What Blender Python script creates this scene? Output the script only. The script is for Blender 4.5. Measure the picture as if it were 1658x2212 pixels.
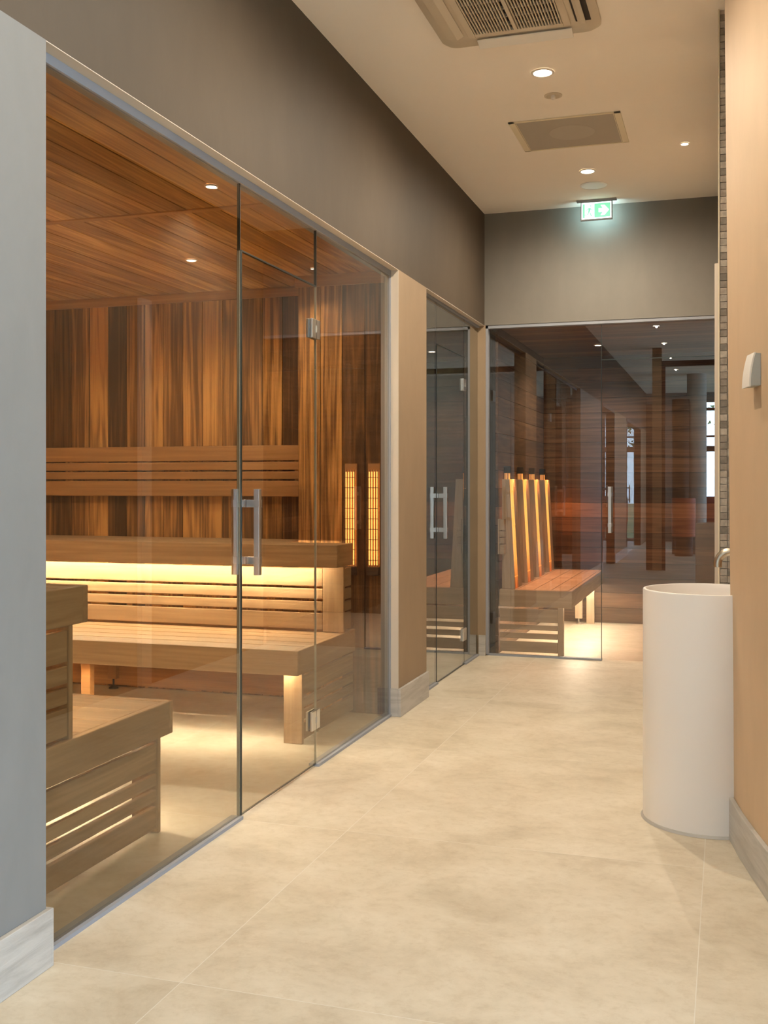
import bpy, bmesh, math, random
from mathutils import Vector, Matrix
random.seed(7)
scene = bpy.context.scene
for o in list(bpy.data.objects): bpy.data.objects.remove(o)
COL = scene.collection

# ------------------------------------------------------------------ camera
H = 1.25
THETA = math.atan2(741, 2317)
cam_d = bpy.data.cameras.new('camera'); cam = bpy.data.objects.new('camera', cam_d); COL.objects.link(cam)
cam.location = (0, 0, H); cam.rotation_euler = (math.radians(90), 0, THETA)
cam_d.sensor_fit = 'HORIZONTAL'; cam_d.sensor_width = 36; cam_d.lens = 36*2317/1658
cam_d.shift_y = -61/1658; cam_d.clip_start = 0.05; cam_d.clip_end = 200
scene.camera = cam
# ------------------------------------------------------------------ world, exposure, large lights
vs = scene.view_settings
vs.view_transform = 'Standard'; vs.look = 'None'; vs.exposure = 0.93; vs.gamma = 1.0; vs.use_curve_mapping = False
WORLD = 7.8
w = bpy.data.worlds.new('sky'); scene.world = w; w.use_nodes = True
nt = w.node_tree; bgn = nt.nodes['Background']
tc = nt.nodes.new('ShaderNodeTexCoord'); sp = nt.nodes.new('ShaderNodeSeparateXYZ'); rp = nt.nodes.new('ShaderNodeValToRGB')
nt.links.new(tc.outputs['Generated'], sp.inputs[0]); nt.links.new(sp.outputs['Z'], rp.inputs[0]); nt.links.new(rp.outputs[0], bgn.inputs[0])
rp.color_ramp.elements[0].position = 0.0; rp.color_ramp.elements[0].color = (0.62, 0.80, 1.0, 1)
rp.color_ramp.elements[1].position = 0.6; rp.color_ramp.elements[1].color = (0.52, 0.72, 1.0, 1)
bgn.inputs[1].default_value = WORLD

def portal(name, loc, rot, sx, sy):
    l = bpy.data.lights.new(name, 'AREA'); l.shape = 'RECTANGLE'; l.size = sx; l.size_y = sy
    l.cycles.is_portal = True
    o = bpy.data.objects.new(name, l); o.location = loc; o.rotation_euler = rot; COL.objects.link(o)
portal('window_daylight_back', (0.5, -8.62, 1.6), (math.radians(-90), 0, math.pi), 11, 3.0)
portal('window_daylight_side', (6.12, -3.4, 1.6), (math.radians(90), 0, math.radians(90)), 8, 3.0)

WARM = (1.0, 0.875, 0.70)
DOWN_W = 67      # corridor downlights
CEIL = 3.21; XW = -1.68; XG = -1.735; HD = 2.40; YE = 7.65

# ------------------------------------------------------------------ materials
def mat(name):
    m = bpy.data.materials.new(name); m.use_nodes = True
    nt = m.node_tree; return m, nt, nt.nodes['Principled BSDF']
def simple(name, col, rough=0.5, metal=0.0, spec=0.5):
    m, nt, b = mat(name); b.inputs['Base Color'].default_value = (*col, 1); b.inputs['Roughness'].default_value = rough
    b.inputs['Metallic'].default_value = metal; b.inputs['Specular IOR Level'].default_value = spec; return m
def emit(name, col, s):
    m, nt, b = mat(name); b.inputs['Base Color'].default_value = (*[min(1, c) for c in col], 1)
    b.inputs['Emission Color'].default_value = (*col, 1); b.inputs['Emission Strength'].default_value = s; return m
def N(nt, t, **k):
    n = nt.nodes.new(t)
    for a, v in k.items(): setattr(n, a, v)
    return n
def mixc(nt, fac, a, b, blend='MIX'):
    n = N(nt, 'ShaderNodeMix', data_type='RGBA', blend_type=blend)
    for i, v in ((0, fac), (6, a), (7, b)):
        if hasattr(v, 'links') or isinstance(v, bpy.types.NodeSocket): nt.links.new(v, n.inputs[i])
        elif isinstance(v, (int, float)): n.inputs[i].default_value = v
        else: n.inputs[i].default_value = (*v, 1)
    return n.outputs[2]
def noise(nt, vec, scale, detail=5, rough=0.55, dist=0.0):
    n = N(nt, 'ShaderNodeTexNoise'); n.inputs['Scale'].default_value = scale; n.inputs['Detail'].default_value = detail
    n.inputs['Roughness'].default_value = rough; n.inputs['Distortion'].default_value = dist
    nt.links.new(vec, n.inputs['Vector']); return n.outputs['Fac']
def mapping(nt, vec, sc, loc=(0, 0, 0)):
    n = N(nt, 'ShaderNodeMapping'); n.inputs['Scale'].default_value = sc; n.inputs['Location'].default_value = loc
    nt.links.new(vec, n.inputs['Vector']); return n.outputs[0]
def ramp(nt, fac, stops):
    n = N(nt, 'ShaderNodeValToRGB'); nt.links.new(fac, n.inputs[0]); cr = n.color_ramp
    while len(cr.elements) < len(stops): cr.elements.new(0.5)
    for e, (p, c) in zip(cr.elements, stops):
        e.position = p; e.color = (*c, 1) if len(c) == 3 else c
    return n.outputs[0]
def bump(nt, b, hgt, s, d=0.01):
    n = N(nt, 'ShaderNodeBump'); n.inputs['Strength'].default_value = s; n.inputs['Distance'].default_value = d
    nt.links.new(hgt, n.inputs['Height']); nt.links.new(n.outputs[0], b.inputs['Normal'])

def plaster(name, col, var=0.12, rough=0.62):
    m, nt, b = mat(name); g = N(nt, 'ShaderNodeNewGeometry').outputs['Position']
    n1 = noise(nt, mapping(nt, g, (1, 1, 0.55)), 1.7, 8, 0.62, 0.6)
    n2 = noise(nt, mapping(nt, g, (1, 1, 0.5)), 7, 6, 0.6, 0.4)
    f = N(nt, 'ShaderNodeMath', operation='ADD'); nt.links.new(n1, f.inputs[0]); nt.links.new(n2, f.inputs[1])
    h = N(nt, 'ShaderNodeMath', operation='MULTIPLY'); nt.links.new(f.outputs[0], h.inputs[0]); h.inputs[1].default_value = 0.5
    c = ramp(nt, h.outputs[0], [(0.33, [x*(1-var) for x in col]), (0.67, [min(1, x*(1+var)) for x in col])])
    nt.links.new(c, b.inputs['Base Color']); b.inputs['Roughness'].default_value = rough; b.inputs['Specular IOR Level'].default_value = 0.25
    bump(nt, b, n2, 0.12, 0.01); return m

def wood(name, dark, light, axis, grain=26, tone=0.7, rough=0.5, spread=1.0, coat=0.0):
    m, nt, b = mat(name); geo = N(nt, 'ShaderNodeNewGeometry'); pos = geo.outputs['Position']; rnd = geo.outputs['Random Per Island']
    off = N(nt, 'ShaderNodeVectorMath', operation='SCALE'); cb = N(nt, 'ShaderNodeCombineXYZ')
    for i in range(3): nt.links.new(rnd, cb.inputs[i])
    nt.links.new(cb.outputs[0], off.inputs[0]); off.inputs['Scale'].default_value = 37.0
    ad = N(nt, 'ShaderNodeVectorMath', operation='ADD'); nt.links.new(pos, ad.inputs[0]); nt.links.new(off.outputs[0], ad.inputs[1])
    v = ad.outputs[0]; sc = [grain]*3; sc['XYZ'.index(axis)] = 0.55
    sc2 = [5.0]*3; sc2['XYZ'.index(axis)] = 0.35
    fine = noise(nt, mapping(nt, v, sc), 3.0, 6, 0.62, 0.1)
    broad = noise(nt, mapping(nt, v, sc2), 1.4, 2, 0.45, 0.5)
    # cathedral rings out of the broad field
    ring = N(nt, 'ShaderNodeMath', operation='MULTIPLY'); nt.links.new(broad, ring.inputs[0]); ring.inputs[1].default_value = 48
    sn = N(nt, 'ShaderNodeMath', operation='SINE'); nt.links.new(ring.outputs[0], sn.inputs[0])
    def mad(a, k, c):
        n = N(nt, 'ShaderNodeMath', operation='MULTIPLY_ADD'); nt.links.new(a, n.inputs[0]); n.inputs[1].default_value = k
        if isinstance(c, (int, float)): n.inputs[2].default_value = c
        else: nt.links.new(c, n.inputs[2])
        return n.outputs[0]
    s = mad(fine, 0.75*spread, 0.5-0.375*spread)
    s = mad(sn.outputs[0], 0.07*spread, s)
    s = mad(broad, 0.5*spread, s)
    s = mad(rnd, tone, s)
    s = mad(s, 1.0, -0.25*spread-0.5*tone)
    mid = [math.sqrt(a*c_) for a, c_ in zip(dark, light)]
    col = ramp(nt, s, [(0.15, dark), (0.5, mid), (0.85, light)])
    nt.links.new(col, b.inputs['Base Color']); b.inputs['Roughness'].default_value = rough; b.inputs['Specular IOR Level'].default_value = 0.3
    bump(nt, b, fine, 0.1, 0.004); return m

def glass(name, tint, refl=1.0, rough=0.0):
    """pane: clear tinted transmission plus Fresnel reflection on the outer face"""
    m = bpy.data.materials.new(name); m.use_nodes = True; nt = m.node_tree; nt.nodes.clear()
    out = N(nt, 'ShaderNodeOutputMaterial'); tr = N(nt, 'ShaderNodeBsdfTransparent'); gl = N(nt, 'ShaderNodeBsdfGlossy')
    tr.inputs[0].default_value = (*[math.sqrt(x) for x in tint], 1); gl.inputs['Roughness'].default_value = rough
    gl.inputs[0].default_value = (1, 1, 1, 1)
    fr = N(nt, 'ShaderNodeFresnel'); fr.inputs[0].default_value = 1.5
    geo = N(nt, 'ShaderNodeNewGeometry')
    inv = N(nt, 'ShaderNodeMath', operation='SUBTRACT'); inv.inputs[0].default_value = 1; nt.links.new(geo.outputs['Backfacing'], inv.inputs[1])
    mu = N(nt, 'ShaderNodeMath', operation='MULTIPLY'); nt.links.new(fr.outputs[0], mu.inputs[0]); nt.links.new(inv.outputs[0], mu.inputs[1])
    m2 = N(nt, 'ShaderNodeMath', operation='MULTIPLY', use_clamp=True); nt.links.new(mu.outputs[0], m2.inputs[0]); m2.inputs[1].default_value = refl
    mx = N(nt, 'ShaderNodeMixShader'); nt.links.new(m2.outputs[0], mx.inputs[0]); nt.links.new(tr.outputs[0], mx.inputs[1]); nt.links.new(gl.outputs[0], mx.inputs[2])
    nt.links.new(mx.outputs[0], out.inputs[0]); return m

M = {}
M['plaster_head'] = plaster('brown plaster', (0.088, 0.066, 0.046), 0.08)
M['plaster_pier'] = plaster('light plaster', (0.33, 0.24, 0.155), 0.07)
M['plaster_daylight'] = plaster('daylight-toned plaster', (0.235, 0.235, 0.23), 0.06)  # cool daylight on the near left wall is put into this colour
M['plaster_end'] = plaster('taupe plaster', (0.215, 0.196, 0.168), 0.07)
M['plaster_right'] = plaster('sand plaster', (0.58, 0.42, 0.27), 0.06)
M['ceiling'] = plaster('ceiling paint', (0.96, 0.90, 0.82), 0.008, 0.8)
M['reveal'] = plaster('reveal paint', (0.60, 0.53, 0.44), 0.03)
# floor: large-format stone tiles with pale joints
def stone_floor():
    m, nt, b = mat('beige stone tiles'); g = N(nt, 'ShaderNodeNewGeometry').outputs['Position']
    P = 1.231
    sx = N(nt, 'ShaderNodeSeparateXYZ'); nt.links.new(g, sx.inputs[0])
    def line(sock, off):
        a = N(nt, 'ShaderNodeMath', operation='ADD'); nt.links.new(sock, a.inputs[0]); a.inputs[1].default_value = 20*P-off
        d = N(nt, 'ShaderNodeMath', operation='DIVIDE'); nt.links.new(a.outputs[0], d.inputs[0]); d.inputs[1].default_value = P
        fr = N(nt, 'ShaderNodeMath', operation='FRACT'); nt.links.new(d.outputs[0], fr.inputs[0])
        s = N(nt, 'ShaderNodeMath', operation='SUBTRACT'); nt.links.new(fr.outputs[0], s.inputs[0]); s.inputs[1].default_value = 0.5
        ab = N(nt, 'ShaderNodeMath', operation='ABSOLUTE'); nt.links.new(s.outputs[0], ab.inputs[0])
        gt = N(nt, 'ShaderNodeMath', operation='GREATER_THAN'); nt.links.new(ab.outputs[0], gt.inputs[0]); gt.inputs[1].default_value = 0.5-0.0011/P
        fl = N(nt, 'ShaderNodeMath', operation='FLOOR'); nt.links.new(d.outputs[0], fl.inputs[0])
        return gt.outputs[0], fl.outputs[0]
    lx, fx = line(sx.outputs['X'], -0.073); ly, fy = line(sx.outputs['Y'], 2.406)
    mxx = N(nt, 'ShaderNodeMath', operation='MAXIMUM'); nt.links.new(lx, mxx.inputs[0]); nt.links.new(ly, mxx.inputs[1])
    cb = N(nt, 'ShaderNodeCombineXYZ'); nt.links.new(fx, cb.inputs[0]); nt.links.new(fy, cb.inputs[1])
    wn = N(nt, 'ShaderNodeTexWhiteNoise'); nt.links.new(cb.outputs[0], wn.inputs['Vector'])
    sc = N(nt, 'ShaderNodeVectorMath', operation='SCALE'); nt.links.new(wn.outputs['Color'], sc.inputs[0]); sc.inputs['Scale'].default_value = 30
    ad = N(nt, 'ShaderNodeVectorMath', operation='ADD'); nt.links.new(g, ad.inputs[0]); nt.links.new(sc.outputs[0], ad.inputs[1])
    v = mapping(nt, ad.outputs[0], (0.95, 1.08, 1)); n1 = noise(nt, v, 3.2, 10, 0.68, 0.35); n2 = noise(nt, v, 26, 8, 0.75, 0.2)
    c1 = ramp(nt, n1, [(0.32, (0.52, 0.445, 0.33)), (0.50, (0.63, 0.555, 0.43)), (0.68, (0.70, 0.63, 0.51))])
    c2 = ramp(nt, n2, [(0.36, (0.88, 0.85, 0.80)), (0.50, (1.0, 1.0, 1.0)), (0.72, (1.06, 1.06, 1.06))])
    c = mixc(nt, 0.65, c1, c2, 'MULTIPLY'); c = mixc(nt, mxx.outputs[0], c, (0.72, 0.68, 0.60))
    nt.links.new(c, b.inputs['Base Color']); b.inputs['Specular IOR Level'].default_value = 0.35
    r = ramp(nt, n1, [(0.3, (0.42,)*3), (0.7, (0.55,)*3)]); nt.links.new(r, b.inputs['Roughness'])
    bump(nt, b, n2, 0.05, 0.004); return m
M['floor'] = stone_floor()
def travertine():
    m, nt, b = mat('pale stone skirting'); g = N(nt, 'ShaderNodeNewGeometry').outputs['Position']
    n = noise(nt, mapping(nt, g, (1.2, 1.2, 12)), 2.4, 7, 0.65, 0.5)
    nt.links.new(ramp(nt, n, [(0.3, (0.36, 0.34, 0.31)), (0.6, (0.52, 0.495, 0.455))]), b.inputs['Base Color'])
    b.inputs['Roughness'].default_value = 0.5; bump(nt, b, n, 0.25, 0.006); return m
M['skirt'] = travertine()
CD, CL = (0.07, 0.025, 0.006), (0.74, 0.36, 0.10)
M['cedarZ'] = wood('cedar upright boards', CD, CL, 'Z', 24, 0.8, 0.5, 1.35)
M['cedarY'] = wood('cedar ceiling boards', (0.24, 0.10, 0.028), (0.82, 0.45, 0.15), 'Y', 22, 0.45, 0.5, 1.3)
M['cedarX'] = wood('cedar trim', (0.30, 0.13, 0.045), (0.66, 0.34, 0.12), 'X', 22, 0.2)
BD, BL = (0.29, 0.17, 0.082), (0.62, 0.415, 0.225)
M['benchX'] = wood('alder boards lengthwise', BD, BL, 'X', 20, 0.22, 0.5, 0.8)
M['benchY'] = wood('alder boards crosswise', BD, BL, 'Y', 20, 0.22, 0.5, 0.8)
M['benchZ'] = wood('alder posts', BD, BL, 'Z', 20, 0.22, 0.5, 0.8)
M['backX'] = wood('cedar backrest boards', (0.27, 0.12, 0.04), (0.60, 0.31, 0.115), 'X', 20, 0.15, 0.5, 0.7)
DD, DL = (0.05, 0.027, 0.016), (0.24, 0.13, 0.07)
M['darkX'] = wood('dark cabin boards', DD, DL, 'X', 18, 0.5)
M['darkY'] = wood('dark cabin boards along wall', DD, DL, 'Y', 18, 0.5)
TD, TL = (0.38, 0.29, 0.20), (0.72, 0.58, 0.42)
M['thermX'] = wood('cabin bench boards', TD, TL, 'X', 20, 0.2, 0.55, 0.7)
M['thermY'] = wood('cabin bench seat boards', TD, TL, 'Y', 20, 0.2, 0.55, 0.7)
M['thermZ'] = wood('cabin uprights', TD, TL, 'Z', 20, 0.2, 0.55, 0.7)
M['glass_sauna'] = glass('bronze tinted glass', (0.56, 0.53, 0.45), 1.3)
M['glass_steam'] = glass('green tinted glass', (0.40, 0.42, 0.35), 1.9)
M['glass_cabin'] = glass('smoked glass', (0.76, 0.73, 0.70), 3.0)
M['glass_clear'] = glass('clear glass', (0.95, 0.97, 0.97), 1.0)
M['seal'] = simple('dark glass edge', (0.02, 0.025, 0.02), 0.3)
M['edge'] = simple('pale glass edge', (0.45, 0.42, 0.33), 0.2)
M['alu'] = simple('aluminium channel', (0.30, 0.315, 0.35), 0.65, 0.0)
M['steel'] = simple('brushed steel', (0.72, 0.70, 0.67), 0.28, 1.0)
M['nickel'] = simple('brushed nickel', (0.50, 0.43, 0.33), 0.30, 1.0)
M['black'] = simple('black metal', (0.012, 0.012, 0.012), 0.45)
M['white'] = simple('white plastic', (0.80, 0.76, 0.70), 0.4)
M['basin'] = simple('matt white mineral', (0.84, 0.80, 0.76), 0.38, 0.0, 0.4)
M['cream'] = simple('cream metal', (0.80, 0.72, 0.54), 0.5)
M['mesh'] = simple('grey mesh', (0.44, 0.40, 0.34), 0.7)
M['mesh2'] = simple('grey mesh disc', (0.49, 0.45, 0.39), 0.7)
M['dark'] = simple('dark void', (0.05, 0.042, 0.035), 0.9)
M['device_front'] = simple('beige plastic face', (0.78, 0.66, 0.52), 0.45)
M['device_side'] = simple('grey plastic side', (0.42, 0.42, 0.39), 0.5)
M['smoke'] = simple('bluish white plastic', (0.85, 0.90, 0.93), 0.45)
M['lamp'] = emit('lamp disc', (1.0, 0.86, 0.66), 14)
M['led'] = emit('led strip', (1.0, 0.93, 0.76), 105)
M['led_low'] = emit('led strip low', (1.0, 0.93, 0.76), 100)
M['led_cab'] = emit('cabin led strip', (1.0, 0.88, 0.68), 75)
M['ir'] = emit('infrared glow', (1.0, 0.36, 0.07), 2.6)
M['ir_rod'] = emit('infrared rods', (1.0, 0.50, 0.14), 2.2); M['ir_tube'] = emit('infrared tubes', (1.0, 0.48, 0.14), 0.5)
M['steam_tile'] = plaster('dark steam room stone', (0.26, 0.235, 0.18), 0.2, 0.4)
M['red'] = simple('terracotta fabric', (0.30, 0.05, 0.035), 0.8)
M['frame'] = simple('brown black frames', (0.045, 0.022, 0.014), 0.45)
M['column'] = plaster('pale column', (0.55, 0.55, 0.52), 0.05)
M['drum'] = simple('glow-red drum', (0.50, 0.12, 0.05), 0.5)  # red stands in for the infrared glow in the end glass

# ------------------------------------------------------------------ mesh helpers
class B:
    def __init__(s): s.bm = bmesh.new()
    def box(s, x0, x1, y0, y1, z0, z1, rot=None, piv=None):
        vs_ = [s.bm.verts.new((x, y, z)) for x in (min(x0, x1), max(x0, x1)) for y in (min(y0, y1), max(y0, y1)) for z in (min(z0, z1), max(z0, z1))]
        for f in ((0, 1, 3, 2), (4, 6, 7, 5), (0, 4, 5, 1), (2, 3, 7, 6), (0, 2, 6, 4), (1, 5, 7, 3)): s.bm.faces.new([vs_[i] for i in f])
        if rot is not None: bmesh.ops.rotate(s.bm, verts=vs_, cent=piv, matrix=rot)
        return s
    def prism(s, pts, z0, z1, lean=None):
        """plan polygon (counter-clockwise) extruded in z"""
        lo = [s.bm.verts.new((x, y, z0)) for x, y in pts]; hi = [s.bm.verts.new((x, y, z1)) for x, y in pts]
        n = len(pts); s.bm.faces.new(lo[::-1]); s.bm.faces.new(hi)
        for i in range(n): s.bm.faces.new((lo[i], lo[(i+1) % n], hi[(i+1) % n], hi[i]))
        return s
    def extr(s, pts3, vec):
        a = [s.bm.verts.new(p) for p in pts3]; b_ = [s.bm.verts.new(Vector(p)+Vector(vec)) for p in pts3]; n = len(a)
        s.bm.faces.new(a[::-1]); s.bm.faces.new(b_)
        for i in range(n): s.bm.faces.new((a[i], a[(i+1) % n], b_[(i+1) % n], b_[i]))
        bmesh.ops.recalc_face_normals(s.bm, faces=s.bm.faces[:]); return s
    def lathe(s, cx, cy, prof, seg=64, ang=None):
        rings = []
        for r, z in prof:
            if r < 1e-6: rings.append([s.bm.verts.new((cx, cy, z))])
            else: rings.append([s.bm.verts.new((cx+r*math.cos(2*math.pi*i/seg), cy+r*math.sin(2*math.pi*i/seg), z)) for i in range(seg)])
        for a, b_ in zip(rings, rings[1:]):
            for i in range(seg):
                j = (i+1) % seg
                if len(a) == 1 and len(b_) == 1: continue
                if len(a) == 1: s.bm.faces.new((a[0], b_[j], b_[i]))
                elif len(b_) == 1: s.bm.faces.new((a[i], a[j], b_[0]))
                else: s.bm.faces.new((a[i], a[j], b_[j], b_[i]))
        bmesh.ops.recalc_face_normals(s.bm, faces=s.bm.faces[:])
        return s
    def tube(s, pts, r, seg=12):
        pts = [Vector(p) for p in pts]; prev = None; n = len(pts)
        for i, p in enumerate(pts):
            t = (pts[min(i+1, n-1)]-pts[max(i-1, 0)]).normalized()
            up = Vector((0, 0, 1)) if abs(t.z) < 0.95 else Vector((0, 1, 0))
            if prev: up = prev[1]
            a = t.cross(up).normalized(); up = a.cross(t).normalized()
            ring = [s.bm.verts.new(p+(a*math.cos(2*math.pi*k/seg)+up*math.sin(2*math.pi*k/seg))*r) for k in range(seg)]
            if prev:
                for k in range(seg): s.bm.faces.new((prev[0][k], prev[0][(k+1) % seg], ring[(k+1) % seg], ring[k]))
            else: s.bm.faces.new(ring[::-1])
            prev = (ring, up)
        s.bm.faces.new(prev[0]); bmesh.ops.recalc_face_normals(s.bm, faces=s.bm.faces[:]); return s
    def ob(s, name, m, parent=None, bevel=0, smooth=False, kind=None):
        me = bpy.data.meshes.new(name); s.bm.to_mesh(me); s.bm.free()
        o = bpy.data.objects.new(name, me); COL.objects.link(o); me.materials.append(M[m] if isinstance(m, str) else m)
        if parent is not None:
            o.parent = parent; loc = parent_world(parent); o.matrix_parent_inverse = Matrix.Translation(-loc)
        if bevel:
            md = o.modifiers.new('bevel', 'BEVEL'); md.width = bevel; md.segments = 2; md.limit_method = 'ANGLE'; md.angle_limit = math.radians(50)
        if smooth:
            for p in me.polygons: p.use_smooth = True
            try: me.set_sharp_from_angle(angle=math.radians(40))
            except Exception: pass
        if kind: o['kind'] = kind
        return o
def parent_world(p):
    v = Vector(p.location)
    return v if p.parent is None else Vector((p.location)) if p.type == 'EMPTY' and p.parent is None else parent_world_chain(p)
def parent_world_chain(p):
    if p.parent is None: return Vector(p.location)
    return (Matrix.Translation(parent_world_chain(p.parent)) @ p.matrix_parent_inverse @ Matrix.Translation(p.location)).translation
def tag(o, label=None, cat=None, group=None, kind=None):
    if label: o['label'] = label
    if cat: o['category'] = cat
    if group: o['group'] = group
    if kind: o['kind'] = kind
    return o
def thing(name, loc, label, cat, group=None, kind=None):
    o = bpy.data.objects.new(name, None); o.location = loc; o.empty_display_size = 0.1; COL.objects.link(o)
    return tag(o, label, cat, group, kind)
def struct(name, b, m, label=None, bevel=0, cat=None):
    o = b.ob(name, m, None, bevel, False, 'structure'); tag(o, label, cat); return o
def copy_tree(o, off, parent=None):
    c = o.copy(); COL.objects.link(c)
    if parent is None: c.location = Vector(o.location)+Vector(off)
    else: c.parent = parent
    for ch in [x for x in bpy.data.objects if x.parent == o]: copy_tree(ch, off, c)
    return c

# ------------------------------------------------------------------ setting: floor and ceiling
struct('floor', B().box(-5.2, 6.2, -8.7, 10.4, -0.1, 0.0), 'floor', 'beige large-format stone tile floor with pale joints', cat='floor')
struct('ceiling', B().box(-5.2, 6.2, -8.7, 10.4, CEIL, CEIL+0.12), 'ceiling', 'smooth cream ceiling of the corridor', cat='ceiling')
TH = 0.19  # thickness of the left wall lining at glass
# left wall: header over both glass fronts, then piers
J0, J1, J2 = 2.38, 5.513, 6.07
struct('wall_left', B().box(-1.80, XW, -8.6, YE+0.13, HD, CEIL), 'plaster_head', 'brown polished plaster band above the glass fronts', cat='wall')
struct('wall_left_near', B().box(-1.80, XW, 0.05, J0, 0, HD), 'plaster_daylight', 'pale daylight-toned plaster wall left of the sauna glass', cat='wall')
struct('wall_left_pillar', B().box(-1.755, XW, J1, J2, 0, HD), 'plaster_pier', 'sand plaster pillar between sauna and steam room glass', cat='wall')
b = B()
b.box(-1.80, XW, -3.8, -1.7, 0, HD); b.box(-1.80, XW, -8.6, -7.0, 0, HD)
struct('wall_left_lounge', b, 'plaster_pier', 'plaster wall between the lounge openings', cat='wall')
struct('trim_1', B().box(-1.75, -1.722, J1-0.003, J1, 0, HD).box(-1.722, XW-0.001, J1-0.006, J1, 0.15, HD), 'reveal', 'pale painted reveal at right end of sauna glass', cat='trim')
struct('trim_19', B().box(-1.722, XW-0.0005, J0, J1-0.004, HD-0.003, HD-0.0002).box(-1.716, XW-0.0005, J2, YE, HD-0.003, HD-0.0002), 'reveal', 'pale strip standing in for the lit underside of the plaster band', cat='trim')  # pale strip added so the header underside looks lit
# end wall: header and narrow left pier
struct('wall_end', B().box(-1.80, 0.3, YE, YE+0.13, HD, CEIL), 'plaster_end', 'taupe plaster end wall above the cabin glass', cat='wall')
struct('wall_end_pier', B().box(-1.80, -1.672, YE, YE+0.13, 0, HD), 'plaster_pier', 'narrow plaster pier in the far left corner', cat='wall')
# right wall: curved plaster run with an end by the basin
EX = lambda z: 0.018-0.009*z
curve = [(0.052, 3.78), (0.088, 3.60), (0.132, 3.40), (0.185, 3.20), (0.255, 2.98), (0.35, 2.74), (0.48, 2.48), (0.66, 2.20), (0.90, 1.93), (1.25, 1.66), (1.75, 1.42), (2.4, 1.25), (3.4, 1.15), (6.1, 1.1)]
def right_wall():
    bm = bmesh.new(); lo = []; hi = []
    pts = [(None, 4.0)]+curve+[(6.1, 4.0)]
    for x, y in pts:
        lo.append(bm.verts.new((EX(0) if x is None else x, y, 0))); hi.append(bm.verts.new((EX(CEIL) if x is None else x-(0.016 if y > 3.3 and y < 3.9 else 0), y, CEIL)))
    n = len(pts)
    for i in range(n): bm.faces.new((lo[i], hi[i], hi[(i+1) % n], lo[(i+1) % n]))
    bm.faces.new(lo); bm.faces.new(hi[::-1]); bmesh.ops.recalc_face_normals(bm, faces=bm.faces[:])
    b = B(); b.bm.free(); b.bm = bm; return b
o = struct('wall_right', right_wall(), 'plaster_right', 'sand coloured curved plaster wall on the right', cat='wall')
for p in o.data.polygons: p.use_smooth = abs(p.normal.z) < 0.5
o.data.set_sharp_from_angle(angle=math.radians(30))
# skirting on the curved wall
def skirt_curve(b, off, h):
    pts = [(EX(0), 3.985)]+curve[:10]; nor = []
    for i in range(len(pts)):
        a = Vector(pts[max(i-1, 0)]); c = Vector(pts[min(i+1, len(pts)-1)]); t = (c-a).normalized(); nor.append(Vector((t.y, -t.x)) if t.y < 0 and False else Vector((t.y, -t.x)))
    out = [tuple(Vector(p)+n*off) for p, n in zip(pts, nor)]
    return b.prism(pts[::-1]+out, 0, h) if True else b
b = skirt_curve(B(), 0.016, 0.148); bmesh.ops.recalc_face_normals(b.bm, faces=b.bm.faces[:])
struct('baseboard_right', b, 'skirt', 'pale stone skirting curving along the right wall', 0.002, cat='skirting')
# niche and mosaic pier
struct('wall_niche', B().box(0.23, 6.1, 4.0, 4.66, 0, CEIL), 'plaster_right', 'plaster wall behind the tap', cat='wall')
struct('wall_right_far', B().box(-0.030, 0.45, 4.665, YE+0.0, 0, CEIL), 'plaster_pier', 'plaster pier beyond the basin', cat='wall')
struct('trim_2', B().box(-0.062, -0.030, 5.78, 5.90, 0, 2.385), 'reveal', 'pale upright casing beside the mosaic strip', 0.002, cat='trim')
struct('trim_3', B().box(-0.036, -0.030, 4.640, 4.665, 0, CEIL), 'cream', 'slim cream edge profile beside the mosaic tiles', cat='trim')
# mosaic sheet: one mesh of tiles with grout backing
b = B(); P = 0.029
for r in range(int((CEIL-0.002)/P)):
    for c in range(9):
        x = -0.029+c*P; z = r*P+0.002
        if x+P < 0.23: b.box(x+0.0012, x+P-0.0012, 4.646-random.random()*0.0012, 4.66, z, z+P-0.0024)
def mosaic():
    m, nt, bb = mat('taupe stone mosaic'); geo = N(nt, 'ShaderNodeNewGeometry'); n = noise(nt, geo.outputs['Position'], 60, 5)
    base = ramp(nt, geo.outputs['Random Per Island'], [(0, (0.22, 0.19, 0.15)), (0.5, (0.36, 0.31, 0.25)), (1, (0.50, 0.45, 0.37))])
    c = mixc(nt, 0.6, base, ramp(nt, n, [(0.35, (0.6,)*3), (0.65, (1.15,)*3)]), 'MULTIPLY'); nt.links.new(c, bb.inputs['Base Color']); bb.inputs['Roughness'].default_value = 0.5
    return m
M['mosaic'] = mosaic()
struct('trim_4', b, 'mosaic', 'upright strip of small taupe stone mosaic tiles', cat='mosaic')
struct('trim_5', B().box(-0.030, 0.23, 4.655, 4.665, 0, CEIL), 'reveal', 'pale grout bed behind the mosaic tiles', cat='grout')
# skirtings left
b = B().box(XW, XW+0.016, 0.05, J0+0.002, 0, 0.15).box(-1.722, XW+0.016, J0, J0+0.012, 0, 0.15)
struct('baseboard_left', b, 'skirt', 'pale stone skirting below the near wall at left edge', 0.002, cat='skirting')
b = B().box(XW, XW+0.016, J1-0.016, J2, 0, 0.15).box(-1.722, XW, J1-0.016, J1-0.004, 0, 0.15)
struct('baseboard_pillar', b, 'skirt', 'pale stone skirting around the foot of the pillar', 0.002, cat='skirting')
struct('baseboard_end', B().box(-1.722, -1.672, YE-0.014, YE, 0, 0.15), 'skirt', 'short stone skirting on the far corner pier', 0.002, cat='skirting')
struct('baseboard_lounge', B().box(XW, XW+0.016, -3.8, -1.7, 0, 0.15), 'skirt', 'stone skirting between lounge openings', cat='skirting')

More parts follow.
